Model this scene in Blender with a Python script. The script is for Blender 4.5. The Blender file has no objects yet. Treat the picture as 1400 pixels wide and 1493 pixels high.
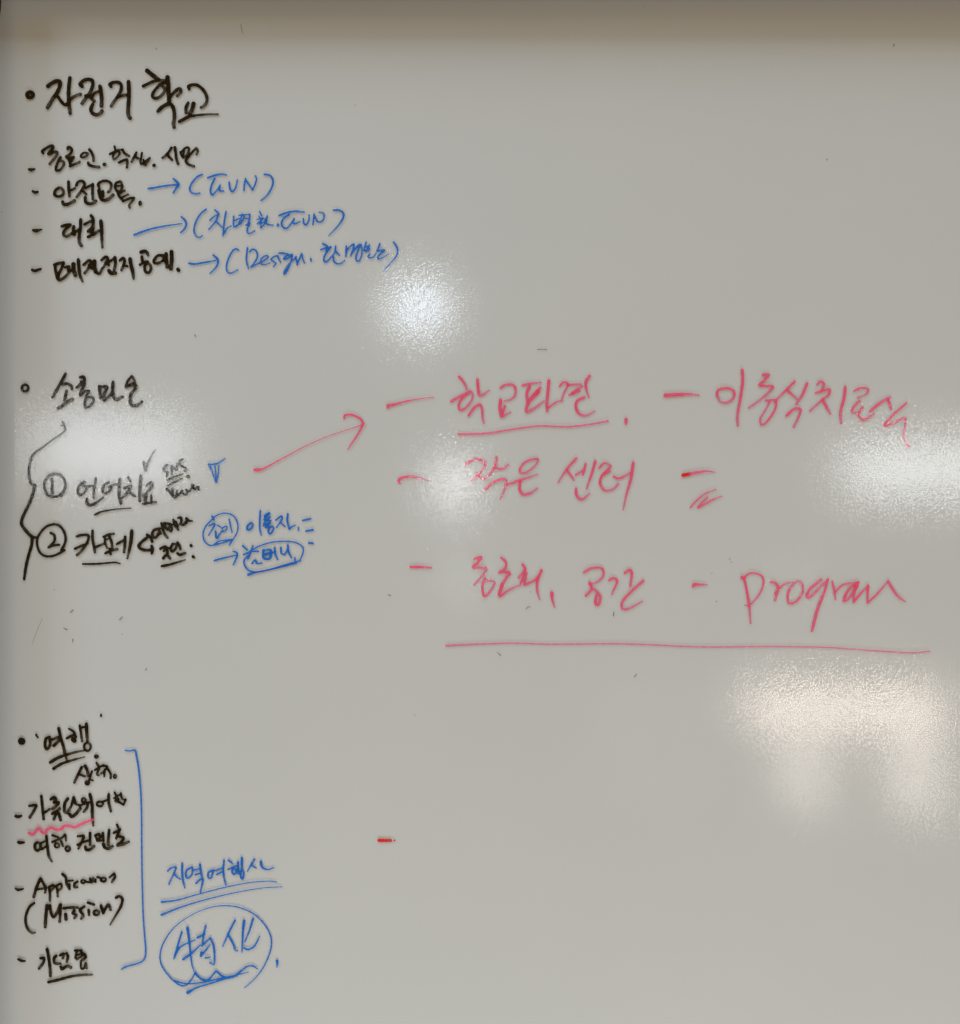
import bpy, bmesh, math, random
import numpy as np

random.seed(4)
rng = np.random.default_rng(11)
S = bpy.context.scene
R = math.radians

# ------------------------------------------------------------------ scale of the board
U = 0.0012                      # one board unit in metres (units run right and down from the top left corner)
CX, CY = 700.0, 746.5           # the board point straight in front of the camera
DIST = 1.75                     # camera to glass, metres
GAP = 0.0018                    # clear cover in front of the white panel


def bx(px):
    return (px - CX) * U


def bz(py):
    return (CY - py) * U


# ------------------------------------------------------------------ camera
cd = bpy.data.cameras.new('camera')
cam = bpy.data.objects.new('camera', cd)
S.collection.objects.link(cam)
cam.location = (0, -DIST, 0)
cam.rotation_euler = (R(90), 0, 0)
cd.sensor_fit = 'HORIZONTAL'
cd.angle = 2 * math.atan(700 * U / DIST)
cd.clip_start = 0.02
cd.clip_end = 100
S.camera = cam

# ------------------------------------------------------------------ world and lamps
W = bpy.data.worlds.new('World')
S.world = W
W.use_nodes = True
bg = W.node_tree.nodes['Background']
bg.inputs['Color'].default_value = (1.0, 0.57, 0.06, 1)
bg.inputs['Strength'].default_value = 0.266

S.view_settings.view_transform = 'Standard'
S.view_settings.look = 'None'
S.view_settings.exposure = 0
S.view_settings.gamma = 1
S.view_settings.use_curve_mapping = False
S.cycles.use_denoising = True
S.cycles.max_bounces = 8
S.cycles.transparent_max_bounces = 24
S.cycles.sample_clamp_indirect = 0


def area(name, loc, sx, sy, radiance, col, rot=None, target=None, shape='RECTANGLE', spread=180):
    l = bpy.data.lights.new(name, 'AREA')
    l.shape = shape
    l.size, l.size_y = sx, sy
    a = sx * sy * (math.pi / 4 if shape == 'ELLIPSE' else 1)
    l.energy = radiance * math.pi * a
    l.color = col
    l.spread = R(spread)
    o = bpy.data.objects.new(name, l)
    S.collection.objects.link(o)
    o.location = loc
    if target is not None:
        from mathutils import Vector
        d = Vector(target) - Vector(loc)
        o.rotation_euler = d.to_track_quat('-Z', 'Y').to_euler()
    else:
        o.rotation_euler = rot or (R(90), 0, 0)
    return o


# general room light: a wide ceiling bank above the board, and one lamp high on the left
area('ceiling_bank', (-0.3, -3.8, 8.0), 14.0, 5.6, 3.13, (0.79, 1.0, 1.20), target=(0, 0, 0))
area('side_lamp', (-4.6, -2.3, 2.3), 1.4, 1.4, 11.2, (0.80, 1.0, 1.20), target=(0, 0, 0))
area('low_fill', (0.4, -1.4, -3.3), 4.0, 1.0, 6.8, (0.90, 1.0, 1.08), target=(0, 0, -0.4))  # added fill without a fixture, to brighten the lower board


def lamp(name, px, py, w, h, t, radiance, col, shape='RECTANGLE'):
    """a lamp out in the room, t times as far from the board as the camera, that mirrors at board point px, py"""
    X, Z = bx(px), bz(py)
    k = 1 + t
    return area(name, (k * X, -t * DIST, k * Z), w * U * k, h * U * k, radiance, col, shape=shape)


lamp('downlight', 612, 447, 104, 94, 2.2, 9.0, (0.86, 0.94, 1.0), 'ELLIPSE')
lamp('downlight', 612, 447, 66, 34, 2.15, 18, (0.66, 0.85, 1.0), 'ELLIPSE')
lamp('downlight', 662, 706, 66, 70, 3.2, 16, (0.97, 0.99, 1.0), 'ELLIPSE')
lamp('downlight', 676, 846, 34, 20, 3.2, 11, (0.97, 0.99, 1.0), 'ELLIPSE')
lamp('downlight', 1170, 848, 30, 14, 3.2, 10, (0.97, 0.99, 1.0), 'ELLIPSE')
lamp('ceiling_panel', 1350, 684, 236, 78, 3.0, 11, (0.93, 0.99, 1.0))
lamp('ceiling_panel', 160, 656, 232, 100, 2.4, 7.4, (0.90, 0.96, 1.0))
lamp('warm_glare_lamp', 1232, 1032, 290, 60, 2.6, 13.5, (1.0, 0.86, 0.74))  # three unseen lamps shaped to mirror as a warm bar with two legs
lamp('warm_glare_lamp', 1172, 1124, 72, 108, 2.6, 6.6, (1.0, 0.90, 0.80))
lamp('warm_glare_lamp', 1336, 1126, 66, 120, 2.6, 9.0, (1.0, 0.90, 0.80))
lamp('faint_glare_lamp', 965, 1085, 190, 180, 2.6, 0.35, (1.0, 1.0, 0.98))  # weak lamp added only for the faint pale rectangle it mirrors


# ------------------------------------------------------------------ materials
def new_mat(name):
    m = bpy.data.materials.new(name)
    m.use_nodes = True
    nt = m.node_tree
    nt.nodes.clear()
    out = nt.nodes.new('ShaderNodeOutputMaterial')
    return m, nt, out


def node(nt, typ, **kw):
    n = nt.nodes.new(typ)
    for k, v in kw.items():
        setattr(n, k, v)
    return n


def math_n(nt, op, a, b=None):
    n = node(nt, 'ShaderNodeMath', operation=op)
    for i, v in enumerate((a, b)):
        if v is None:
            continue
        if isinstance(v, (int, float)):
            n.inputs[i].default_value = v
        else:
            nt.links.new(v, n.inputs[i])
    return n.outputs[0]


def grain_gloss(nt, rough=0.098, amount=0.114, fine=350.0):
    """the fine frosted grain of the glass: a reflection scattered by small bumps in the surface"""
    geo = node(nt, 'ShaderNodeNewGeometry')
    mp = node(nt, 'ShaderNodeMapping')
    mp.inputs['Scale'].default_value = (1.0, 1.0, 1.0)
    nt.links.new(geo.outputs['Position'], mp.inputs['Vector'])
    n1 = node(nt, 'ShaderNodeTexNoise')
    n1.inputs['Scale'].default_value = fine
    n1.inputs['Detail'].default_value = 1.0
    n1.inputs['Roughness'].default_value = 0.6
    nt.links.new(mp.outputs[0], n1.inputs['Vector'])
    sub = node(nt, 'ShaderNodeVectorMath', operation='SUBTRACT')
    nt.links.new(n1.outputs['Color'], sub.inputs[0])
    sub.inputs[1].default_value = (0.5, 0.5, 0.5)
    mul = node(nt, 'ShaderNodeVectorMath', operation='MULTIPLY')
    nt.links.new(sub.outputs[0], mul.inputs[0])
    mul.inputs[1].default_value = (amount, 0.0, amount)
    add = node(nt, 'ShaderNodeVectorMath', operation='ADD')
    nt.links.new(mul.outputs[0], add.inputs[0])
    add.inputs[1].default_value = (0, -1, 0)
    nrm = node(nt, 'ShaderNodeVectorMath', operation='NORMALIZE')
    nt.links.new(add.outputs[0], nrm.inputs[0])
    g = node(nt, 'ShaderNodeBsdfGlossy')
    g.inputs['Roughness'].default_value = rough
    g.inputs['Color'].default_value = (1, 1, 1, 1)
    nt.links.new(nrm.outputs[0], g.inputs['Normal'])
    dot = node(nt, 'ShaderNodeVectorMath', operation='DOT_PRODUCT')
    nt.links.new(geo.outputs['Normal'], dot.inputs[0])
    nt.links.new(geo.outputs['Incoming'], dot.inputs[1])
    c = math_n(nt, 'SUBTRACT', 1.0, math_n(nt, 'ABSOLUTE', dot.outputs['Value']))
    fr = math_n(nt, 'ADD', math_n(nt, 'MULTIPLY', math_n(nt, 'POWER', c, 5.0), 0.96), 0.04)
    return g.outputs[0], fr


def glass_mat():
    m, nt, out = new_mat('frosted clear glass')
    g, f = grain_gloss(nt)
    t = node(nt, 'ShaderNodeBsdfTransparent')
    mx = node(nt, 'ShaderNodeMixShader')
    nt.links.new(f, mx.inputs[0])
    nt.links.new(t.outputs[0], mx.inputs[1])
    nt.links.new(g, mx.inputs[2])
    nt.links.new(mx.outputs[0], out.inputs[0])
    return m


def ink_mat(name, deep, film, opac, tint, thin=None):
    """marker ink: part pigment (scatters), part dye film (filters what is behind); thinner where the pen ran dry"""
    m, nt, out = new_mat(name)
    at = node(nt, 'ShaderNodeAttribute', attribute_name='ink_load')
    geo = node(nt, 'ShaderNodeNewGeometry')
    nz = node(nt, 'ShaderNodeTexNoise')
    nz.inputs['Scale'].default_value = 210
    nz.inputs['Detail'].default_value = 2
    nt.links.new(geo.outputs['Position'], nz.inputs['Vector'])
    wob = math_n(nt, 'MULTIPLY', math_n(nt, 'SUBTRACT', nz.outputs['Fac'], 0.5), 0.55)
    d = node(nt, 'ShaderNodeClamp')
    nt.links.new(math_n(nt, 'ADD', at.outputs['Fac'], wob), d.inputs['Value'])
    dens = d.outputs[0]
    mixc = node(nt, 'ShaderNodeMix', data_type='RGBA')
    nt.links.new(dens, mixc.inputs['Factor'])
    mixc.inputs[6].default_value = (*tint, 1)
    mixc.inputs[7].default_value = (*film, 1)
    tr = node(nt, 'ShaderNodeBsdfTransparent')
    nt.links.new(mixc.outputs[2], tr.inputs[0])
    df = node(nt, 'ShaderNodeBsdfDiffuse')
    df.inputs[0].default_value = (*deep, 1)
    if thin:                                    # a thin coat of this ink is paler than a pooled one
        pig = node(nt, 'ShaderNodeMix', data_type='RGBA')
        nt.links.new(math_n(nt, 'POWER', dens, 3.0), pig.inputs['Factor'])
        pig.inputs[6].default_value = (*thin, 1)
        pig.inputs[7].default_value = (*deep, 1)
        nt.links.new(pig.outputs[2], df.inputs[0])
    body = node(nt, 'ShaderNodeMixShader')
    nt.links.new(math_n(nt, 'MULTIPLY', dens, opac), body.inputs[0])
    nt.links.new(tr.outputs[0], body.inputs[1])
    nt.links.new(df.outputs[0], body.inputs[2])
    g, f = grain_gloss(nt)
    mx = node(nt, 'ShaderNodeMixShader')
    nt.links.new(f, mx.inputs[0])
    nt.links.new(body.outputs[0], mx.inputs[1])
    nt.links.new(g, mx.inputs[2])
    nt.links.new(mx.outputs[0], out.inputs[0])
    return m


def plain_mat(name, col, rough=0.5, var=0.06, scale=8.0):
    m, nt, out = new_mat(name)
    p = node(nt, 'ShaderNodeBsdfPrincipled')
    geo = node(nt, 'ShaderNodeNewGeometry')
    nz = node(nt, 'ShaderNodeTexNoise')
    nz.inputs['Scale'].default_value = scale
    nz.inputs['Detail'].default_value = 4
    nt.links.new(geo.outputs['Position'], nz.inputs['Vector'])
    mixc = node(nt, 'ShaderNodeMix', data_type='RGBA')
    nt.links.new(nz.outputs['Fac'], mixc.inputs['Factor'])
    mixc.inputs[6].default_value = (*[c * (1 - var) for c in col], 1)
    mixc.inputs[7].default_value = (*[min(1, c * (1 + var)) for c in col], 1)
    nt.links.new(mixc.outputs[2], p.inputs['Base Color'])
    p.inputs['Roughness'].default_value = rough
    nt.links.new(p.outputs[0], out.inputs[0])
    return m


M_GLASS = glass_mat()
M_WHITE = plain_mat('white enamel', (0.53, 0.533, 0.523), 0.9, 0.025, 3.0)
M_FRAME = plain_mat('dark bronze frame', (0.05, 0.038, 0.028), 0.45, 0.1, 40)
M_RUBBER = plain_mat('black rubber', (0.006, 0.005, 0.005), 0.6, 0.1, 60)
M_WALL = plain_mat('painted wall', (0.55, 0.53, 0.49), 0.9, 0.04, 5)
INK = {
    'black': ink_mat('black marker ink', (0.005, 0.0035, 0.003), (0.03, 0.02, 0.013), 0.90, (0.72, 0.64, 0.55)),
    'blue': ink_mat('blue marker ink', (0.002, 0.15, 0.56), (0.02, 0.30, 0.92), 0.60, (0.55, 0.74, 0.95)),
    'pink': ink_mat('pink marker ink', (0.93, 0.06, 0.135), (0.98, 0.25, 0.42), 0.62, (0.98, 0.70, 0.78), (0.98, 0.16, 0.33)),
    'red': ink_mat('red marker ink', (0.74, 0.018, 0.018), (0.85, 0.06, 0.06), 0.80, (0.9, 0.45, 0.5)),
    'grey': ink_mat('dried ink specks', (0.05, 0.045, 0.042), (0.5, 0.48, 0.45), 0.5, (0.8, 0.78, 0.75)),
}


# ------------------------------------------------------------------ mesh helpers
def link(o, parent=None):
    S.collection.objects.link(o)
    if parent is not None:
        o.parent = parent
    return o


def box(name, lo, hi, mat, parent=None, bevel=0.0):
    bm = bmesh.new()
    bmesh.ops.create_cube(bm, size=1.0)
    for v in bm.verts:
        v.co = [lo[i] + (v.co[i] + 0.5) * (hi[i] - lo[i]) for i in range(3)]
    if bevel:
        bmesh.ops.bevel(bm, geom=bm.edges[:], offset=bevel, segments=3, affect='EDGES', profile=0.6)
    me = bpy.data.meshes.new(name)
    bm.to_mesh(me)
    bm.free()
    me.materials.append(mat)
    return link(bpy.data.objects.new(name, me), parent)


# ------------------------------------------------------------------ setting and the board
X0, Y0, X1, Y1 = -2.6, -1.2, 1900.0, 1900.0         # inner opening of the frame in board units
FD, FW = 0.068, 0.034                               # how far the frame stands proud, and its width
wall = box('wall', (-2.6, 0.045, -2.4), (3.2, 0.145, 2.2), M_WALL)
wall['kind'] = 'structure'

board = bpy.data.objects.new('whiteboard', None)
link(board)
board.location = (0, 0, 0)
board['label'] = 'large white glass whiteboard covered in black, blue and pink handwriting'
board['category'] = 'whiteboard'

l, r_, t, b = bx(X0), bx(X1), bz(Y0), bz(Y1)
box('white_panel', (l - 0.01, GAP, b - 0.01), (r_ + 0.01, GAP + 0.02, t + 0.01), M_WHITE, board)
me = bpy.data.meshes.new('glass_cover')
me.from_pydata([(l - 0.005, 0, b - 0.005), (r_ + 0.005, 0, b - 0.005), (r_ + 0.005, 0, t + 0.005), (l - 0.005, 0, t + 0.005)],
               [], [(0, 1, 2, 3)])
me.materials.append(M_GLASS)
glass = link(bpy.data.objects.new('glass_cover', me), board)
box('frame_rail', (l - FW, -FD, t), (r_ + FW, 0.04, t + FW), M_FRAME, board, 0.002)
box('frame_rail', (l - FW, -FD, b - FW), (r_ + FW, 0.04, b), M_FRAME, board, 0.002)
fl = box('frame_rail', (l - FW, -FD, b + 0.0003), (l, 0.04, t - 0.0003), M_FRAME, board, 0.002)
box('frame_rail', (r_, -FD, b + 0.0003), (r_ + FW, 0.04, t - 0.0003), M_FRAME, board, 0.002)
# black rubber seal rounding the top left corner
bm = bmesh.new()
prof = [(-2.5, -1.5), (1.9, -1.5), (1.75, 6), (1.45, 13), (0.75, 18.5), (-0.4, 23), (-2.5, 27)]
front = [bm.verts.new((bx(x), -0.004, bz(y))) for x, y in prof]
back = [bm.verts.new((bx(x), -0.0008, bz(y))) for x, y in prof]
bm.faces.new(front)
bm.faces.new(back[::-1])
for i in range(len(prof)):
    j = (i + 1) % len(prof)
    bm.faces.new((front[j], front[i], back[i], back[j]))
bmesh.ops.recalc_face_normals(bm, faces=bm.faces[:])
me = bpy.data.meshes.new('corner_seal')
bm.to_mesh(me)
bm.free()
me.materials.append(M_RUBBER)
link(bpy.data.objects.new('corner_seal', me), fl)

# ------------------------------------------------------------------ handwriting
CELL = 0.5          # board units per mesh cell


def spline(pts):
    """centripetal-like smooth curve through pen points (x, y, w), about one sample per board unit"""
    p = np.array(pts, float)
    if len(p) == 1:
        return np.vstack([p, p + np.array([0.01, 0, 0])])
    out = []
    n = len(p)
    closed = n > 3 and np.hypot(*(p[0, :2] - p[-1, :2])) < 0.6
    for i in range(n - 1):
        p1, p2 = p[i], p[i + 1]
        p0 = p[i - 1] if i > 0 else (p[n - 2] if closed else 2 * p1 - p2)
        p3 = p[i + 2] if i + 2 < n else (p[1] if closed else 2 * p2 - p1)
        L = np.hypot(*(p2 - p1)[:2])
        m1, m2 = (p2 - p0) / 2, (p3 - p1) / 2
        for m in (m1, m2):                      # keep tangents from overshooting on short spans
            a = np.hypot(m[0], m[1])
            if a > 1.1 * L and a > 0:
                m *= 1.1 * L / a
        k = max(2, int(L / 1.2) + 1)
        for s in np.linspace(0, 1, k, endpoint=False):
            s2, s3 = s * s, s ** 3
            out.append((2 * s3 - 3 * s2 + 1) * p1 + (s3 - 2 * s2 + s) * m1 + (-2 * s3 + 3 * s2) * p2 + (s3 - s2) * m2)
    out.append(p[-1])
    return np.array(out)


def parse(spec, ox, oy, sc):
    """'width|x,y x,y[,w] ...; ...' in a sheet whose corner is ox, oy and whose unit is 1/sc; 'c:x,y,rx,ry' is a ring"""
    strokes = []
    for item in spec.replace('\n', ' ').split(';'):
        item = item.strip()
        if not item:
            continue
        w, pts = item.split('|')
        w = float(w)
        dmul = 1.0
        P = []
        for tok in pts.split():
            if tok.startswith('c:'):
                x, y, rx, ry = map(float, tok[2:].split(','))
                a0 = random.uniform(-2.4, -1.2)
                for k in range(13):
                    a = a0 - k / 12 * 2 * math.pi
                    P.append((x + rx * math.cos(a), y + ry * math.sin(a), w))
                continue
            v = tok.split(',')
            P.append((float(v[0]), float(v[1]), float(v[2]) if len(v) > 2 else w))
        P = np.array(P)
        P[:, 0] = ox + P[:, 0] / sc
        P[:, 1] = oy + P[:, 1] / sc
        P[:, 2] = P[:, 2] / sc
        strokes.append(P)
    return strokes


level = [0]
PEN = {'black': 1.16, 'blue': 0.98, 'pink': 1.0, 'red': 1.0, 'grey': 0.85}      # how far each pen bleeds past its track


def write(name, colour, ox, oy, sc, spec, parent, base=0.95, fade=0.5, lift=0.0, label=None):
    """the first word is the part itself; words after '//' are its sub-parts"""
    words = spec.split('//')
    o = ink_mesh(name, colour, ox, oy, sc, words[0], parent, base, fade, lift)
    if label:
        o['label'] = label
    for wd in words[1:]:
        ink_mesh('handwritten_word', colour, ox, oy, sc, wd, o, base, fade, lift)
    return o


def ink_mesh(name, colour, ox, oy, sc, spec, parent, base, fade, lift):
    strokes = [spline(P) for P in parse(spec, ox, oy, sc)]
    for P in strokes:
        P[:, 2] = P[:, 2] * PEN[colour] + 0.15
    allp = np.vstack(strokes)
    mw = allp[:, 2].max() / 2 + 2
    x0, y0 = allp[:, 0].min() - mw, allp[:, 1].min() - mw
    nx = int((allp[:, 0].max() + mw - x0) / CELL) + 2
    ny = int((allp[:, 1].max() + mw - y0) / CELL) + 2
    gx = x0 + np.arange(nx) * CELL
    gy = y0 + np.arange(ny) * CELL
    D = np.full((ny, nx), 1e3)
    clear = np.ones((ny, nx))                       # what is left of the white after every pass of the pen
    for P in strokes:
        seg = np.hypot(*np.diff(P[:, :2], axis=0).T)
        arc = np.concatenate([[0], np.cumsum(seg)])
        T = max(arc[-1], 1e-6)
        d = np.full((ny, nx), 1e3)
        tt = np.zeros((ny, nx))
        ph = random.uniform(0, 6)
        for i in range(len(P) - 1):
            (ax, ay, aw), (cx_, cy_, cw) = P[i], P[i + 1]
            rad = max(aw, cw) / 2 + 2
            i0 = max(0, int((min(ax, cx_) - rad - x0) / CELL)); i1 = min(nx, int((max(ax, cx_) + rad - x0) / CELL) + 2)
            j0 = max(0, int((min(ay, cy_) - rad - y0) / CELL)); j1 = min(ny, int((max(ay, cy_) + rad - y0) / CELL) + 2)
            GX, GY = np.meshgrid(gx[i0:i1], gy[j0:j1])
            vx, vy = cx_ - ax, cy_ - ay
            q = np.clip(((GX - ax) * vx + (GY - ay) * vy) / (vx * vx + vy * vy + 1e-12), 0, 1)
            wob = 1 + 0.07 * math.sin(arc[i] * 0.55 + ph) + 0.05 * math.sin(arc[i] * 1.3 + 2 * ph)
            dd = np.hypot(GX - ax - q * vx, GY - ay - q * vy) - (aw + q * (cw - aw)) / 2 * wob
            sub = d[j0:j1, i0:i1]
            msk = dd < sub
            sub[msk] = dd[msk]
            ts = tt[j0:j1, i0:i1]
            ts[msk] = (arc[i] + q[msk] * seg[i]) / T
        rr = P[:, 2].mean() / 2
        f = min(1.0, T / 14.0)
        along = 1 - fade * f * np.clip((tt - 0.45) / 0.45, 0, 1) + 0.25 * np.clip((tt * T - T + 1.6) / 1.2, 0, 1) * f
        along += 0.06 * np.sin(tt * T * 0.35 + ph) * f
        edge = np.clip(1 + d / max(rr, 0.4), 0, 1)  # 0 on the centre line, 1 at the rim
        rho = np.clip(base * along * (0.88 + 0.16 * edge), 0.12, 1.0)
        inside = d < CELL * 1.5
        clear[inside] *= (1 - rho[inside] * 0.98)
        D = np.minimum(D, d)
    dens = 1 - clear
    gyv, gxv = np.gradient(D, CELL)
    gn = np.hypot(gxv, gyv) + 1e-6
    inside = D <= 0
    cell_in = inside[:-1, :-1] | inside[1:, :-1] | inside[:-1, 1:] | inside[1:, 1:]
    ok = (D[:-1, :-1] < 50) & (D[1:, :-1] < 50) & (D[:-1, 1:] < 50) & (D[1:, 1:] < 50)
    cj, ci = np.nonzero(cell_in & ok)
    PX, PY = np.meshgrid(gx, gy)
    out = (~inside) & (D < 50)
    PX[out] -= (gxv / gn * D)[out]
    PY[out] -= (gyv / gn * D)[out]
    idx = np.full((ny, nx), -1)
    quad = np.stack([cj * nx + ci, (cj + 1) * nx + ci, (cj + 1) * nx + ci + 1, cj * nx + ci + 1], 1)
    used, inv = np.unique(quad, return_inverse=True)
    inv = inv.reshape(quad.shape)
    level[0] = (level[0] + 1) % 6
    yv = -(0.0003 + 0.00005 * level[0] + lift)
    co = np.empty((len(used), 3))
    co[:, 0] = (PX.ravel()[used] - CX) * U
    co[:, 1] = yv
    co[:, 2] = (CY - PY.ravel()[used]) * U
    me = bpy.data.meshes.new(name)
    me.from_pydata(co.tolist(), [], inv.tolist())
    a = me.attributes.new('ink_load', 'FLOAT', 'POINT')
    a.data.foreach_set('value', dens.ravel()[used].astype(np.float32))
    me.materials.append(INK[colour])
    me.update()
    return link(bpy.data.objects.new(name, me), parent)


# ---- first heading and its four points
h = write('handwritten_line', 'black', 0, 0, 7, '''
34|490,878 530,848 580,826 610,832 612,872 592,930 555,985 520,1040 486,1098; 27|560,975 592,988 625,1035 665,1070 695,1050 730,1005 775,975 822,962;
32|714,795 704,880 700,970 706,1060 716,1155; 30|838,880 817,858 850,825 900,808 943,825 945,880 915,950 875,1005 838,1055; 28|876,978 910,985 940,1010 962,1033;
26|945,978 965,952 1000,935; 33|1020,878 1032,940 1038,1010 1036,1080; 31|946,1065 928,1115 945,1155 985,1170 1025,1155 1042,1132;
28|1135,885 1122,860 1160,840 1210,840 1238,870 1235,920 1205,980 1165,1035 1135,1082; 26|1198,990 1235,978 1285,968; 34|1312,835 1316,930 1314,1030 1308,1120 1312,1180 1328,1205;''', board,
          label='large black heading at the top left')
write('handwritten_word', 'black', -37.14, 87.14, 7, '''
36|1762,110 1800,143 1842,175 1876,200; 26|1723,268 1780,240 1842,215 1900,206,22 1950,206,18; 26|1955,230 1904,245 1862,285 1828,330 1815,372 1840,392 1880,384 1920,352 1940,316 1934,284 1910,262;
35|1970,178 1978,240 1980,300 1982,360 1988,430; 27|1980,400 2008,365 2040,330 2080,295 2104,300 2102,335 2070,368; 32|1872,525 1912,485 1960,456 2000,452 2028,488 2040,545 2040,600 2032,650 2038,688;
27|2192,300 2186,270 2225,255 2272,258 2320,292 2356,340 2374,396 2364,445 2330,480 2312,486; 28|2182,440 2160,485 2160,540; 34|2236,448 2224,500 2200,552;
30|2094,630 2144,602 2190,580,27 2240,570,22 2304,562,20 2376,556,18 2440,556,18 2484,556,16''', h)
write('bullet', 'black', 0, 0, 7, '34|c:308,967,29,28', h, fade=0)

h = write('handwritten_line', 'black', 30, 200, 10, '''
34|330,235 318,205 360,170 420,135 470,125 475,160 440,200 405,240 430,245 490,215 535,220 525,270 480,325 425,390; 32|585,295 560,330 535,390 515,450 525,485 570,480 615,430 635,380 615,350 570,345;
33|690,175 690,145 725,150 750,190 735,230 700,265 665,280 690,310 730,300 775,292; 33|775,290 745,340 722,365; 32|700,310 720,370 732,412; 32|722,422 790,395 860,362;
27|975,235 930,225 885,260 885,290 920,295 970,270 985,240 970,228; 33|1005,180 1040,230 1062,290 1065,345; 36|985,372 1005,405 1060,425 1145,435; 24|c:1225,397,16,14 // 
28|1371,135 1380,170 1388,206; 29|1305,246 1360,217 1428,189 1480,183; 25|1348,286 1371,229 1428,206 1446,246 1405,297 1360,326 1348,286; 32|1491,183 1508,223 1542,251 1583,274;
33|1434,371 1491,343 1548,326 1557,366 1552,440; 32|1691,223 1663,280 1622,357; 30|1668,269 1691,297 1714,309; 28|1771,230 1760,297 1748,354 1760,396; 27|1760,391 1805,366 1851,331 1886,303 1857,354 1823,411; 24|1794,331 1797,398;
42|1948,411 //  33|2200,154 2166,211 2114,269 2071,300; 32|2137,246 2171,291 2211,331; 35|2251,149 2263,229 2272,309 2297,389;
27|2331,217 2354,274 2366,297; 27|2343,217 2400,160 2446,149 2457,189 2428,251 2377,297; 20|2388,183 2377,263; 28|2446,286 2480,246 2515,206 2548,172 2566,160 2585,206 2566,251; 33|2446,286 2411,343 2446,394 2526,423''', board,
          label='first short black line under the heading')
write('dash', 'black', 30, 200, 10, '24|120,466 155,475,42 205,464,22', h, fade=0)

h = write('handwritten_line', 'black', 30, 250, 7, '''
25|392,168 355,195 348,235 385,255 430,240 440,205 415,170 392,168; 26|490,105 492,170 500,250; 22|495,195 530,185 555,170; 28|430,310 440,335 480,335 520,315 550,298;
24|570,140 590,105 630,98 655,130 630,180 600,225 572,262; 22|625,195 650,210 670,230; 22|665,170 700,150 740,130; 24|738,130 735,200 738,280; 28|660,265 665,310 705,330 745,320 770,300;
24|800,160 795,125 840,98 895,100 925,130 920,180 895,210; 22|805,180 805,230; 26|840,205 842,250; 29|800,195 808,245 825,280 855,295 900,280 945,240;
22|1015,100 975,120 965,160 990,205 1020,195 1040,150 1025,106; 17|985,148 1030,145; 23|990,200 1005,250 1045,294; 18|1005,228 1064,194; 18|1028,268 1098,234; 20|1045,304 1090,285 1130,270 1160,270 1135,310 1110,340 1115,370;
15|c:1222,325,11,18''', board, label='second short black line under the heading')
write('dash', 'black', 30, 250, 7, '22|125,202 150,214,26 175,208,20', h, fade=0)

h = write('handwritten_line', 'black', 30, 250, 7, '''
25|420,560 470,545 510,545 470,580 440,620 445,655 480,660 535,620; 27|545,560 540,600 550,645; 23|530,640 570,610 600,590; 28|615,490 612,570 600,650 600,720 622,758;
26|720,450 740,480 735,510; 25|655,540 700,515 745,500; 24|745,510 735,560 700,600 690,612 720,610 745,570 740,540; 25|740,590 728,640; 26|690,668 740,645 800,605; 33|820,505 828,590,31 830,680,26 836,775,20''', board,
          label='third black line under the heading, two characters')
write('dash', 'black', 30, 250, 7, '24|130,600 160,605,32 190,598,20 218,592,14', h, fade=0)

h = write('handwritten_line', 'black', 60, 360, 6.364, '''
24|122,165 165,152 208,145; 24|130,165 132,205 150,290; 23|208,150 190,200 165,250 160,300 180,305 230,270 272,218; 21|225,190 260,180 250,215; 32|300,160 302,210 318,262; 18|262,222 300,205; 27|345,118 350,180 360,260,24 385,322,16;
22|395,165 440,127 460,132 455,170 430,210 405,242; 22|445,170 472,200; 31|495,132 495,180 507,230; 21|505,232 540,248 568,200; 22|560,122 600,92 620,110 600,150 582,186; 22|600,150 628,168; 21|630,140 680,105; 24|685,98 690,150 677,215; 29|628,218 650,243 690,242;
22|732,125 760,102 775,130 760,180 745,215; 20|765,172 800,178; 29|825,112 835,170 850,230 858,295,18; 28|928,48 960,40 982,52 994,80,18; 23|935,92 940,130; 22|918,165 960,140 990,135; 22|975,150 960,190 970,230 1000,238 1020,200 1010,165 980,150;
22|1130,78 1080,82 1045,130 1055,150 1100,145 1140,110 1125,78; 31|1160,65 1160,120 1170,185; 30|1210,45 1212,120 1205,200; 20|1130,130 1160,125; 27|1270,208 1276,216''', board,
          label='fourth black line under the heading')
write('dash', 'black', 30, 250, 7, '24|120,1003 142,1014,28 178,1004 210,994,18', h, fade=0)

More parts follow.
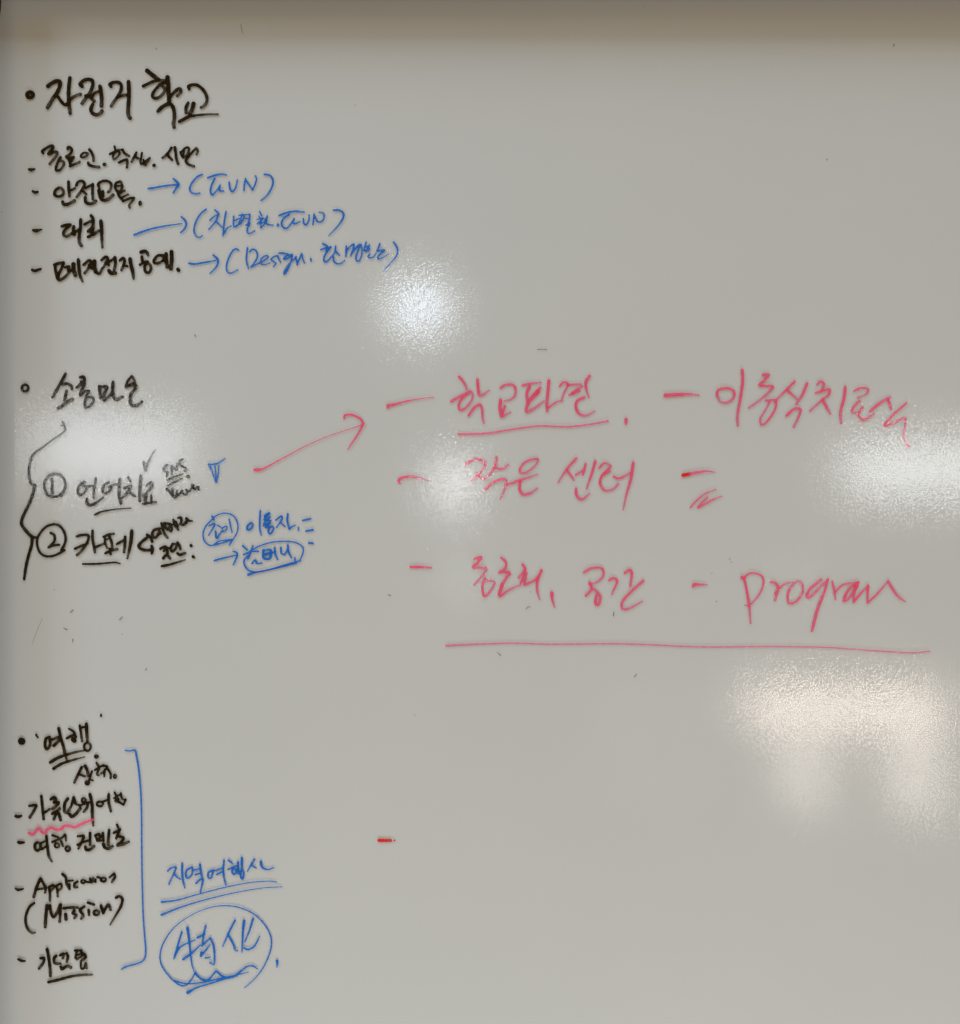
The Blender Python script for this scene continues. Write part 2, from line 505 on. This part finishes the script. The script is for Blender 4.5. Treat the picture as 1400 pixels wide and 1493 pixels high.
# ---- blue remarks beside them
b1 = write('handwritten_note', 'blue', 190, 240, 6.364, '''
17|670,90 620,115 570,175 552,225 570,260 610,270 645,265; 18|720,122 790,97 850,88 890,95; 17|785,130 755,190 745,250 760,280 790,255 825,210 835,190; 16|832,200 830,240 865,245; 16|918,165 925,220 945,250 975,220 995,145;
15|1055,240 1060,180 1070,130; 15|1070,140 1105,190 1135,235; 15|1135,235 1160,180 1172,130 1160,105; 17|1245,90 1295,100 1325,150 1310,220 1265,290 1215,332''', board, label='blue bracketed FUN, the upper one')
write('arrow', 'blue', 190, 240, 6.364, '17|168,222,20 220,215 300,200 380,190 440,185; 18|400,130 450,180 430,215 400,260', b1, fade=.15)
b2 = write('handwritten_note', 'blue', 190, 240, 6.364, '''
16|705,415 655,455 610,530 592,610 610,660 640,675 668,660; 14|785,420 825,455; 14|740,515 780,480 820,460; 15|820,465 790,530 730,600; 14|800,530 850,580; 16|890,435 875,520 860,660; 13|870,640 900,590 935,570;
14|960,480 960,570 990,570 1020,520 1040,460; 12|970,520 1010,500; 14|985,565 1030,540 1060,480; 13|1010,470 1110,460; 15|1110,460 1105,520 1085,560; 12|1060,500 1095,500; 15|1075,562 1110,545 1085,600 1100,640 1155,615;
13|1200,434 1220,474; 11|1176,508 1236,496 1206,526 1178,550 1236,538; 10|1193,478 1214,518 1209,588; 11|1212,588 1246,552 1246,528 1256,498; 15|1272,478 1266,548 1325,562;
17|c:1371,560,5,7; 18|1381,473 1446,448 1526,433 1611,440; 17|1476,463 1426,498 1404,543 1421,583 1456,588 1496,543 1521,503; 15|1521,503 1511,538 1531,548 1576,528; 16|1606,503 1611,543 1631,558 1656,523 1661,468;
14|1696,558 1701,508 1706,458; 15|1706,463 1731,518 1751,533 1786,518 1801,478 1786,448 1751,443; 18|1886,423 1936,423 1976,448 1976,493 1936,558,15 1890,610,13 1843,658,11''', board, label='blue bracketed FUN, the lower and longer one')
write('arrow', 'blue', 190, 240, 6.364, '18|38,652,20 120,620,19 220,590,16 350,565,14 480,547,10; 17|475,485 510,520 520,560 500,600 470,630', b2, fade=.2)
b3 = write('handwritten_note', 'blue', 320, 340, 10, '''
24|280,245 245,228 200,250 150,330 110,440 105,530 140,580 200,570 265,535; 25|410,215 400,300 395,400 425,515; 23|440,270 480,235 530,250 555,310 550,360 510,430 460,492 500,475 580,435; 21|580,430 640,405 710,350 690,325 640,345 600,400 615,450 670,455 735,430;
22|845,325 790,345 755,385 800,420 825,440 790,485; 22|850,330 870,380 895,430; 27|870,290 930,290 1000,305; 22|1050,310 980,330 935,370 960,380 1020,350 1060,310 1060,340 1040,420 1000,520 950,600 940,580 970,510 1030,430 1090,380 1120,340;
23|1110,350 1125,400 1135,460; 23|1135,450 1170,370 1200,300 1215,370 1240,435; 24|1330,372 1340,405 // 
26|1505,150 1570,185; 26|1480,240 1550,215 1630,200; 26|1620,205 1570,270 1530,340 1525,400 1560,415 1610,370 1670,300 1690,250; 28|1570,215 1560,270; 26|1695,190 1695,260 1750,320; 24|1665,350 1670,410 1720,445 1780,435 1825,400;
28|1850,190 1850,260 1845,335; 24|1850,260 1900,200 1960,160 1950,230 1915,330; 25|1925,300 1980,230 2045,165 2020,260 1990,350 2000,400 2040,400 2075,320 2080,240 2065,165; 22|2140,130 2120,200 2110,250; 20|2110,260 2150,240 2190,170 2180,210 2190,240 2140,270; 18|2130,200 2170,190; 20|2200,300 2170,330 2170,350 2210,360 2250,340 2285,290;
25|2340,155 2320,210 2300,250; 24|2300,260 2410,245 2350,300 2310,350 2330,375 2390,350,20 2470,305,14; 27|2540,130 2585,200 2600,270,25 2575,340,21 2500,430,17 2395,550,13''', board, label='blue bracketed note beginning with the word Design')
write('arrow', 'blue', 190, 240, 6.364, '17|545,915,20 600,922 700,905 790,890,12; 18|770,840 805,870 815,910 790,960,15 740,1010,11', b3, fade=.2)

# ---- second heading with its brace and two numbered points
h = write('handwritten_line', 'black', 20, 530, 7, '''
26|530,105 490,180 445,260 400,340; 25|505,210 545,205 585,225 597,262; 25|540,280 530,330 518,375; 27|455,455 500,430 540,395 600,365; 28|680,140 715,140 720,180 680,215 645,245; 26|690,185 722,200 700,260 678,312; 24|680,325 720,290 770,280; 24|765,285 745,330; 23|745,340 725,400 735,450 780,430 815,380 800,345 760,342;
28|875,235 880,290 890,350; 27|885,240 950,240 925,310 920,375; 24|930,370 980,330 1010,280; 28|1015,190 1010,270 1020,340 1050,368 1110,340; 22|1205,130 1165,180 1145,240 1190,215 1235,190 1215,140;  28|1180,225 1240,215 1245,250 1200,310 1190,340; 28|1190,330 1190,390 1210,430 1260,425 1310,390''', board,
          label='black heading halfway down the left side')
write('bullet', 'black', 20, 530, 7, '23|c:117,250,33,34', h, fade=0)
write('brace', 'black', 0, 0, 1, '''2|91,615 94,621,2.2 95,627,2.2 90,632 77,641,2.2 63,651.4,2.4 48.6,662.5,2.8 44,674,3 42.3,686,3 42.9,697,3 45.5,705,3 52,708.5,3 51,707,3 50,712,3.4 48.4,719,3.6 44,731.5,3.6 37,746,3.8 32.6,756,3.9 31.7,764.5,3.9 38,774,4 47,782.7,4 54.7,783.7,3.2;
3.8|47,782.7 46.4,794 41.9,809.7 38,826.4 35.4,844.4,3; 1.5|88.8,620.8 93.8,620.6''', h, fade=.1)
h = write('handwritten_line', 'black', 20, 640, 8.75, '''
28|905,545 850,580 815,660 840,715 890,695 930,640; 26|870,592 930,605 1010,600; 28|1045,505 1040,570 1025,650 1022,750; 32|935,765 935,820 980,845 1050,815 1145,745,20;
28|1210,555 1150,590 1135,660 1160,690 1220,670 1250,600; 25|1215,615 1260,590 1340,570; 33|1355,520 1345,620 1345,720 1367,820;
26|1456,492 1489,538; 27|1411,627 1495,594; 28|1495,596 1450,684 1388,750; 28|1460,660 1506,705 1552,728; 33|1621,470 1613,594 1608,684 1608,790; 26|1698,594 1754,554 1765,605 1709,672 1652,728; 26|1664,740 1698,717 1680,772; 32|1675,740 1680,806; 25|1754,717 1759,806; 27|1652,828 1731,818 1815,806''', board,
          label='numbered black line one')
write('circled_number', 'black', 20, 640, 8.75, '27|530,440 450,470 395,550 395,630 430,710 500,735 570,725 630,680 660,600 640,510 590,460 530,440; 32|600,718 630,675; 30|487,515 495,560 490,620 492,690', h, fade=0)
write('underline', 'black', 20, 730, 7.78, '22|920,160 1000,125,19 1120,102,16 1230,90,14 1330,85,13', h)
write('tick_mark', 'black', 160, 650, 7.78, '24|385,185 395,230 405,275; 20|405,272 440,180,18 480,100,14 518,45,10', h)
h = write('handwritten_note', 'black', 160, 650, 7.78, '''
22|660,215 620,240 615,280 655,300 650,345; 19|705,315 700,230 740,262 760,270 765,200; 20|825,155 795,170 795,215 840,240 870,260 855,285; 13|c:890,350,14,13 // 
26|650,490 690,530 740,585 770,545; 25|715,490 712,540; 20|768,512 758,545 790,555 820,510 830,540 868,552 882,512; 19|868,498 905,514 935,468; 26|938,446 946,452; 20|944,456 962,494 1002,462 1010,502''', board, label='small black capitals SNS with a scrawl below')
write('underline', 'black', 160, 650, 7.78, '21|655,388 740,350 830,318,16; 20|660,450 740,410 820,370,14', h)
write('triangle_mark', 'blue', 160, 650, 7.78, '18|1122,208,22 1165,300 1204,410; 20|1125,212 1220,200 1310,145,16; 14|1238,225 1232,320 1212,415; 15|1194,232 1206,330 1210,405', board, base=.8, label='small blue triangle mark')

h = write('handwritten_line', 'black', 20, 730, 7.78, '''
26|715,405 770,390 840,390 850,430 820,500 770,570 720,615; 24|695,545 760,515 840,485; 26|895,340 895,430 910,520 922,585; 24|920,530 970,510 1020,490; 24|1020,410 1075,385 1135,375; 21|1033,410 1038,480 1060,535; 25|1085,400 1110,470 1118,540; 14|1055,440 1085,425; 26|1040,597 1100,570 1175,550; 22|1090,545 1100,608;
25|1170,492 1220,465 1260,440; 27|1265,410 1262,500 1252,582; 35|1340,342 1332,450,34 1312,560,28 1290,655,18''', board, label='numbered black line two')
write('circled_number', 'black', 20, 730, 7.78, '23|455,265 370,295 300,370 265,450 275,540 310,600 370,630 450,625 520,595 578,562; 25|455,265 520,285 570,350 590,430 575,500 540,560; 24|420,365 460,390 465,450 430,500 395,530 440,510 515,500', h, fade=0)
write('underline', 'black', 20, 730, 7.78, '16|785,718 850,718,20 950,716,20 1050,708,18 1150,700,18 1207,713,14', h, fade=.1)
h = write('handwritten_note', 'black', 190, 740, 10, '''
36|430,305 350,330 320,390 350,440 390,420 430,350; 30|400,395 450,375; 32|455,230 480,330 510,400 545,440; 34|500,228 520,300 590,342; 31|530,230 590,245 560,300; 28|600,250 612,325; 34|630,180 650,250 700,322; 33|660,210 695,270;
33|700,150 740,150 745,200 735,240 775,250 825,220; 36|820,160 850,190 905,195,20; 28|785,240 830,180 // 
34|440,600 500,570 530,590 490,635; 30|510,600 580,592; 33|620,532 590,590 610,640 660,600 680,540 640,530; 33|690,512 720,560 730,605; 32|545,630 540,690; 34|482,738 530,690 580,740; 35|690,668 720,690 800,665; 38|885,553 890,558; 36|915,715 925,725''', board, label='two small black words split by a bracket')
write('bracket', 'black', 190, 740, 10, '38|240,445 180,490 125,555 150,600 220,620 300,620; 35|245,398 290,430 320,495; 38|312,562 325,610 315,668', h, fade=.1)
write('underline', 'black', 190, 740, 10, '34|460,855 560,835,33 680,800,28 800,762,20', h)

n = write('handwritten_note', 'blue', 280, 740, 7.368, '''
17|185,195 240,172 245,190 215,240 180,295; 15|270,187 305,208; 20|255,255 258,318 270,328 310,270 330,245; 14|320,222 370,200 375,230 345,260 318,255; 16|400,125 415,200 430,265 // 
23|640,165 600,195 595,235 625,235 655,195 640,165; 20|735,35 730,130 730,230 745,295,16; 18|830,55 780,90 800,130; 17|838,62 775,130 850,140; 18|840,100 770,172; 19|770,192 840,162 790,215 860,200; 19|840,215 820,250 840,282 875,240 870,205 840,215;
18|900,135 960,92 970,120 940,170 910,210; 16|950,160 1000,205; 22|1030,70 1025,140 1045,225; 16|1045,235 1070,210 1110,190; 17|1145,217 1143,243''', board, label='upper blue note with its first word ringed')
write('ring', 'blue', 280, 740, 7.368, '14|230,105 300,70 370,60 440,85 485,150 495,220 480,280 440,345 400,405; 15|215,130 150,200 120,280 135,360 190,405 250,400 320,382 430,347; 13|235,395 300,360 430,340; 20|215,92 235,128', n, fade=.1)
write('dash', 'blue', 280, 740, 7.368, '20|1190,138 1275,120; 22|1228,252 1300,240; 22|1258,380 1300,385', n, fade=.1)
n = write('handwritten_note', 'blue', 280, 740, 7.368, '''
20|545,410 590,452; 19|555,505 610,482 635,465; 20|600,550 625,500 655,410; 17|650,470 715,470; 20|645,600 680,565 700,600 750,595; 26|765,460 770,540 830,548 850,500 840,455 775,458; 28|785,505 835,490; 18|850,490 900,470; 20|890,430 895,500 920,558;
20|955,430 960,490 1000,500 1030,440; 20|1030,405 1040,480 1070,540; 16|1107,540 1105,575''', board, label='lower blue note ringed and underlined')
write('ring', 'blue', 280, 740, 7.368, '15|660,450 720,415 850,375 1000,362 1110,375 1185,420 1195,480 1160,570; 17|600,520 560,570 570,630 620,680 700,692 850,662 1000,617 1165,570', n, fade=.15)
write('underline', 'blue', 280, 740, 7.368, '26|605,722 680,697,20 760,682,16 900,652,16 1000,627,18 1120,595,20', n, fade=.1)
write('arrow', 'blue', 280, 740, 7.368, '20|240,570 330,545 480,510,14; 18|445,470 485,490 480,540 445,612', n, fade=.2)

# ---- pink list on the right
n = write('arrow', 'pink', 350, 560, 4.667, '12|100,583,17 130,582,21 160,575,11 300,500,7 450,420,5.5 600,355,5 750,305,5.5 850,270,8; 14|710,230 715,213 760,208 810,230 835,260 825,300 790,360,12 735,442,8', board, fade=.25, label='long pink arrow pointing to the pink list')
n = write('handwritten_line', 'pink', 640, 530, 4.828, '''
17|140,92 170,125 192,165 195,178; 17|85,268 140,235 220,195; 16|225,200 170,240 140,290 150,328 190,310 230,260 240,220 225,200; 20|272,112 275,160 290,225 355,190,12; 18|210,365 250,310 290,290 305,330 308,380 318,422,12;
16|435,170 470,150 520,150 540,180 535,225 500,255 460,262,11; 23|435,258 430,320 440,370; 17|465,300 445,370 505,342,12; 15|585,155 640,142 718,133,12; 21|640,160 620,210 625,280; 20|715,170 660,230 620,300 620,340 680,310 740,265,14; 24|700,200 650,250; 21|775,122 768,200 760,290 762,335; 13|770,310 830,270 865,262;
14|850,160 880,130 910,148 880,210 865,260; 15|905,150 1000,145; 18|920,220 990,192; 16|940,205 1010,160; 20|1062,88 1035,130,20 1040,190,16 1057,240,11; 19|1025,237 975,262 965,310 990,355 1040,365,16 1098,335,12 //  24|1318,395 1317,425,18''', board, base=.86, fade=.62, label='first pink line, underlined')
write('dash', 'pink', 350, 560, 4.667, '20|1008,158 1006,146 1050,138,16 1150,112,10 1250,97,7 1320,90,6', n)
write('underline', 'pink', 640, 530, 4.828, '13|140,498,16 350,490,14 500,465,12 700,440,12 900,445,12 1050,430,12 1190,405,13', n, base=.7, fade=.15)
n = write('handwritten_line', 'pink', 950, 520, 3.59, '''
13|342,205 350,175 395,165 430,180 430,215 395,240 360,235 345,205; 15|475,70 478,130 465,220 450,310 452,360; 12|585,95,16 615,95 590,125 565,150 635,155 620,180 570,225 510,268; 11|600,230 650,230 645,280 600,345 575,355 570,325 600,275 620,235;
12|750,130 700,180 645,235; 12|710,175 760,220; 14|815,140 790,200 760,245; 13|705,310 745,275 780,275 770,315 745,368; 12|868,145 885,130 905,145 890,175; 12|860,190 930,170 930,195 890,230 830,283; 14|895,225 915,260 935,298; 15|1015,158 1008,220 990,290 993,345;
10|1060,180 1100,163 1135,170 1125,195 1080,215; 12|1090,232 1060,260 1050,290 1080,295; 13|1105,265 1080,300; 12|1085,312 1110,332 1165,300; 14|1145,285 1200,240 1250,212; 14|1240,225 1255,275; 11|1335,243 1270,300 1220,355 1225,365 1280,340 1325,320 1330,345,12 1320,410 1330,450 1350,472''', board, base=.86, fade=.62, label='pink line at the top right')
write('dash', 'pink', 950, 520, 3.59, '18|72,203 130,199 200,196,13 248,202,8', n, fade=.5)
n = write('handwritten_line', 'pink', 570, 650, 3.784, '''
12|415,106 420,95 470,75 515,85 515,120 480,160 445,195; 11|470,155 500,180 520,180; 13|583,65 575,110 545,160 520,180; 12|578,122 610,128 648,105; 13|520,242 560,205 610,185 635,190 630,235 603,297,9;
11|810,72 750,85 715,120 715,148 750,145 800,105 810,72; 13|650,212 710,190 810,158,9; 15|715,198 710,240 730,268 770,260 808,235,10 //  13|1025,68 970,130 922,205,9; 12|975,140 1010,188; 11|1020,160 1070,130; 13|1075,100 1060,160; 14|1128,85 1110,150 1080,238,10; 14|1022,235 1025,275 1055,295 1098,262,9;
11|1150,122 1180,95 1215,110; 13|1210,120 1165,165 1155,210 1180,245 1225,240 1255,210; 11|1165,165 1210,142; 12|1230,170 1260,180 1330,145; 16|1338,92 1325,180,15 1300,270,12 1282,352,9''', board, base=.86, fade=.62, label='second pink line in the middle column')
write('dash', 'pink', 350, 560, 4.667, '17|1088,672 1080,655 1110,635 1180,630,14 1280,655,8', n)
eq = write('equals_mark', 'red', 970, 660, 9.333, '44|245,306 330,290,48', board, base=.95, fade=.3, label='short stroke with a red head')
write('pink_tail', 'pink', 970, 660, 9.333, '36|340,286,40 450,266 560,250,26 675,265,18', eq, base=.8, lift=.0002)
write('slanting_stroke', 'pink', 970, 660, 9.333, '23|345,745 420,660 540,560 690,502,18', eq, base=.75)
write('slanting_stroke', 'pink', 970, 660, 9.333, '22|580,605 500,680 450,742,26; 24|450,742,30 560,690 660,635 775,592,14', eq, base=.75)
n = write('handwritten_line', 'pink', 580, 800, 3.684, '''
12|410,55 450,45 430,75 405,100 475,105 450,150 410,195; 12|470,160 455,200 465,255 500,225 520,180 480,170; 12|555,48 580,70 580,100 545,130; 14|550,122 602,130 580,160 545,245; 12|560,185 545,255 600,220 660,195,9; 13|670,85 685,110 650,155; 13|660,185 690,130 680,190; 12|680,195 740,165 775,120; 13|772,115 750,180 750,230 763,272,8; 14|828,238,18 830,270,14 843,315,8 // 
12|1000,128 1040,105 1095,105 1105,145 1070,180 1030,190; 13|1030,180 1042,212; 13|1010,252 1050,218 1080,240; 15|1068,250 1062,295 1080,298 1090,260 1076,242; 12|1135,170 1160,158 1180,175 1150,245; 14|1220,130 1245,115 1258,130 1250,200; 13|1320,172 1260,225 1210,280 1205,320 1240,322 1315,283,9''', board, base=.86, fade=.62, label='third pink line in the middle column')
write('dash', 'pink', 580, 800, 3.684, '13|70,98,14 130,98 180,102,9', n)
n = write('handwritten_line', 'pink', 990, 810, 4, '''
14|368,128,20 380,137 395,200 410,290 418,395,10; 11|375,135 410,105 455,105 490,130 490,180 460,240 410,290 385,290,8; 15|535,155,12 560,160 580,190 560,260; 11|560,220 610,170 660,155; 13|650,190 635,230 640,275 680,270 720,220 720,170 690,150 650,190;
14|830,140 770,190 745,235 760,245 810,200 870,140; 13|870,142 850,210 810,320 780,430 775,440 800,330 830,240; 12|895,150 905,200 915,255; 11|905,220 960,170 1050,155; 15|1045,158 990,200 960,262 990,250 1040,180; 14|1045,160 1020,230 1020,270; 13|1020,270 1070,210 1105,175; 14|1105,175 1100,230 1100,275; 11|1102,275 1160,220 1220,150; 14|1220,150 1250,200 1280,240 1320,268,10''', board, base=.86, fade=.62, label='pink word program')
write('dash', 'pink', 990, 810, 4, '17|82,180 92,169 165,170,8', n)
write('underline', 'pink', 640, 910, 1.842, '4.3|20,58,6 100,54,5 200,51 300,54 500,53 700,61 900,60 1050,63 1150,70 1270,77 1318,73,4', board, base=.40, fade=.2, label='long thin pink line across the right half')
write('dash', 'red', 530, 1200, 20, '86|455,508 600,508 800,508,78; 56|905,505', board, base=1.0, fade=.45, label='short red dash alone on the empty lower part')

# ---- third heading, its points and the blue bracket
h = write('handwritten_line', 'black', 10, 1030, 7, '''
25|435,312 400,330 390,400 410,435 440,400 440,340 430,315; 24|440,347 520,315; 26|480,400 535,348; 26|530,225 550,320 575,400 595,490 612,545,16; 20|635,228 680,255 692,272; 24|612,325 690,285; 44|680,340 690,350; 24|690,280 705,310;
22|745,195 755,260 768,355; 30|812,178 815,250 822,355,24; 22|765,215 790,210; 21|c:822,412,34,40; 20|c:915,510,14,11; 17|300,287 305,302 318,315 //  17|962,84 962,100 // 
24|765,620 730,690 690,775; 22|735,690 795,712; 27|800,608 820,650 832,705; 19|870,662 852,720 842,750; 26|c:822,778,14,13; 16|852,748 880,755;
20|915,576 932,602; 19|900,648 960,612 990,598; 19|950,620 920,692 938,702; 19|978,608 1024,612 994,660 965,684; 19|1000,645 995,714; 21|1032,638 1060,690 1060,732; 16|c:1105,713,13,17''', board, label='black heading at the lower left, double underlined')
write('bullet', 'black', 10, 1030, 7, '66|150,354 156,358', h, fade=0)
write('underline', 'black', 10, 1030, 7, '27|442,572 520,525 620,490,24 720,462,20 790,450,16; 26|477,635 560,585,24 680,545,20 795,515,10', h)
h = write('handwritten_line', 'black', 10, 1140, 7, '''
24|232,245 300,240 280,290 235,362; 24|352,145 360,220 368,310 376,378; 22|375,320 435,280; 25|450,178 480,157 502,175 482,210; 25|490,212 530,212 500,250 468,272; 25|462,325 510,300 540,272; 26|512,310 480,380; 26|532,322 548,388;
27|622,172 592,220 588,300 618,318; 23|682,157 660,240 632,290; 22|690,172 702,222 732,235; 28|642,332 662,355 702,330 750,272; 20|c:785,187,20,20; 20|742,242 835,210; 23|830,215 820,260 785,305; 27|848,128 870,230 872,330 882,445,18;
20|c:950,225,32,24; 20|980,202 1035,180; 24|1040,125 1040,210 1062,300; 18|1100,108 1122,150; 17|1092,168 1152,130; 16|1105,194 1142,172 1130,206 1108,196; 18|1165,115 1175,170 1204,182; 20|1145,205 1190,234; 18|1214,180 1194,230''', board, label='black line with a pink wavy underline')
write('dash', 'black', 10, 1140, 7, '24|92,350 118,356,28 150,346,20', h, fade=0)
write('wavy_underline', 'pink', 10, 1140, 7, '27|225,520 270,535 300,500 330,475 360,510 385,522 420,482 460,465 500,485 550,482 600,445 650,450 700,460 780,420 880,385,24', h, base=.9, fade=.1, lift=.0005)
h = write('handwritten_line', 'black', 10, 1140, 7, '''
25|c:315,660,30,40; 20|350,625 400,602; 20|360,688 405,655; 24|405,552 415,660 430,760 460,812,16; 20|466,545 522,562; 20|465,613 562,570; 18|c:513,648,24,22; 18|575,560 597,538 604,600; 18|553,602 574,655; 21|c:622,682,22,24 // 
23|727,555 785,552 770,600 732,680; 21|722,642 782,612; 21|790,612 850,592; 24|850,522 850,640; 27|802,662 812,690 850,690 890,657; 23|905,548 942,532 950,570 922,600; 19|905,555 932,600 990,592; 23|980,522 986,600; 26|1045,492 1036,600 1036,640; 28|987,637 1002,670 1040,680 1080,657;
20|1125,437 1136,465; 21|1092,520 1152,487; 23|1155,484 1132,540 1118,575; 25|1132,552 1190,570 1170,610 1130,645 1180,640 1245,610''', board, label='black line below the pink wave')
write('dash', 'black', 10, 1140, 7, '24|115,615 140,621,28 175,618,20', h, fade=0)
h = write('handwritten_line', 'black', 10, 1250, 7, '''
26|345,217 310,290 276,403; 23|345,217 380,280 400,310 392,358; 21|292,330 390,315; 22|432,300 440,380 440,443; 20|432,308 470,282 480,310 442,345; 20|505,287 515,340 520,398; 20|507,290 550,270 560,310 522,340;
23|568,172 600,202 610,270 640,322; 18|620,240 672,236; 20|640,275 640,318; 22|722,247 692,270 692,305 720,303; 18|c:780,247,20,17; 18|802,245 838,252 882,210; 17|848,216 858,260 900,234; 19|905,227 905,252; 20|925,202 952,212 962,240; 20|c:988,227,24,20; 22|1095,167 1105,200 1072,253; 19|1092,168 1048,205''', board, label='black line reading Applications')
write('dash', 'black', 10, 1250, 7, '20|90,318 118,332,24 170,321,14', h, fade=0)
write('handwritten_line', 'black', 10, 1250, 7, '''
23|280,467 230,510 195,600 195,680 220,740 260,770 290,768,16; 28|410,492 400,590 392,710; 25|440,492 450,560 475,610 510,570 545,485; 24|550,482 545,580 540,655; 25|585,520 650,512 722,512; 29|600,582 605,632; 22|690,545 672,570 710,590 690,620; 25|790,502 747,540 780,590 760,625; 24|828,462 888,482; 24|835,538 840,588; 22|c:915,565,27,24; 26|960,492 985,570; 25|985,562 1035,485 1060,535; 24|1115,412 1150,397 1180,430 1165,500 1120,580,20 1055,688,14''', board, label='black bracketed word Mission')
h = write('handwritten_line', 'black', 10, 1350, 6.364, '''
22|312,300 345,300 340,340 300,395; 24|375,218 390,300 402,400 405,463; 22|460,277 438,300 445,345 495,350; 20|495,272 530,257 520,300; 22|555,252 567,290 557,330; 24|502,380 512,400 560,372 595,385; 20|632,228 692,226; 18|648,240 636,296; 18|690,238 708,268 648,310; 14|655,270 692,256; 22|722,262 732,290 692,325; 17|687,340 690,393 718,390 733,345 742,393''', board, label='lowest black line, underlined')
write('dash', 'black', 10, 1350, 6.364, '18|108,310 135,322,22 170,326,14', h, fade=0)
write('underline', 'black', 10, 1350, 6.364, '22|387,522 480,500,23 600,468,20 700,455,20 790,452,17', h)
write('bracket', 'blue', 160, 1070, 4.147, '9|95,100 120,103 152,98,10 158,112,11 175,210,11 188,350,10 193,500,9 194,700,9 197,900,9 203,1100,9 214,1250,9.5 218,1310,10 212,1358,10 180,1384,10 100,1407,11 70,1424,8', board, base=.8, fade=.05, label='tall thin blue bracket')
n = write('handwritten_note', 'blue', 220, 1230, 6.667, '''
16|165,264 200,237 245,230 225,290 175,395; 16|225,292 260,330 287,345; 20|305,192 305,280 315,370 332,430,15; 18|400,228 350,260 340,310 360,335 400,300 405,238; 16|410,262 478,242; 16|432,302 485,286; 20|478,202 485,260 497,320; 18|440,385 480,350 508,345 497,410 481,473,14;
18|610,257 560,282 560,330 590,330 605,272; 16|610,267 690,240; 17|640,300 700,272; 18|712,162 705,260 715,350 732,403,14; 18|755,162 792,190; 17|752,250 842,212; 19|c:810,270,20,26; 22|848,182 850,292; 24|885,138 886,240; 19|c:888,300,16,42;
18|1010,152 980,200 940,268,13; 15|975,207 1022,236; 24|1070,177 1075,215 1100,243,18 1150,250,14 1195,232,13''', board, label='blue word with a double underline')
write('underline', 'blue', 220, 1230, 6.667, '12|105,568,20 250,550,15 450,495,12 700,430,11 950,380,11 1150,365,11 1220,373,11; 12|105,692,21 300,615,15 550,540,12 850,470,10 1100,430,9 1275,420,9', n, base=.85, fade=.35)
n = write('handwritten_note', 'blue', 220, 1310, 6.667, '''
18|302,327 265,450 225,585; 16|235,562 290,470 430,402; 18|357,287,28 370,380,22 385,520,17 400,640,15 420,705,13; 21|315,590,24 400,530 480,455,16; 22|455,380 520,347; 18|535,265 515,350 500,455; 17|500,460 580,382; 18|580,387 610,460,20 620,560 615,638 577,625; 19|482,555 530,510 575,450,14; 23|492,522 490,558; 15|530,578 577,570;
18|820,212 760,330 700,465,13; 20|755,357 800,440 825,505 847,505,12; 20|907,217,28 895,330,20 890,450,17 885,520,13; 21|995,195 960,310,17 915,420,13; 17|900,480 950,495 1010,460 1060,365,13 //  22|1228,607,26 1230,640,18 1225,668,10''', board, label='two large blue characters inside a ring')
write('ring', 'blue', 220, 1310, 6.667, '''12|910,870,8 1010,780,9 1100,660,12 1165,500,14 1168,380,14 1110,260,14 1000,150,13 850,85,12 700,70,10 550,95,8 380,170,7 230,280,9 130,420,12 90,550,13 110,660,14 200,780,14 290,845,15 350,838,14 400,780,14 437,715,14''', n, base=.8, fade=-.15)
write('wavy_underline', 'blue', 220, 1310, 6.667, '20|430,728 480,775 530,795 570,780,15 635,705,16; 18|635,705 700,758 770,770 840,735 930,665,15 990,655,14 1035,682,14; 13|230,800 350,828 500,815 700,772,12 840,742,10 950,715,7; 24|360,914,36 385,900,24 450,865,16 600,820,15 720,780,18 840,747,18', n, fade=.1)

# ---- old specks left behind by the eraser
specks = '''1.6|1303,67 1304,65; 0.6|351,35 353.5,48; 1.2|228,70 228,72; 1.4|518,153; 1.2|534,148; 2.0|1206,232 1206,233; 1.4|784,509.5 790,509.2 797,509.6; 1.6|925,987 928,983.5; 1.4|725,951 730,955.5;
1.6|605,1043; 1.6|3,309; 1.5|284,488 285.4,490.6; 2.0|103,893 106.5,889.6; 2.0|174.6,903.6 178.3,899.7; 1.8|93,916 98,918; 1.6|106.5,932 106,936; 1.7|178,924.6; 1.7|212.4,977 214,975; 0.35|62,901 54,920 47,939; 1.8|79.5,859.6; 1.6|1038,836; 1.8|1064,815; 1.6|1066.5,820; 2|1045,877; 1.7|774,863; 1.3|767,888 770,885 773,885; 1.8|894.5,898 895.5,893; 1.4|566,867 570,868.5; 1.2|940,9; 1|970,8; 1|692,4; 1.1|1326,250'''
for one in specks.split(';'):
    write('ink_speck', 'grey', 0, 0, 1, one, board, base=.5, fade=0)
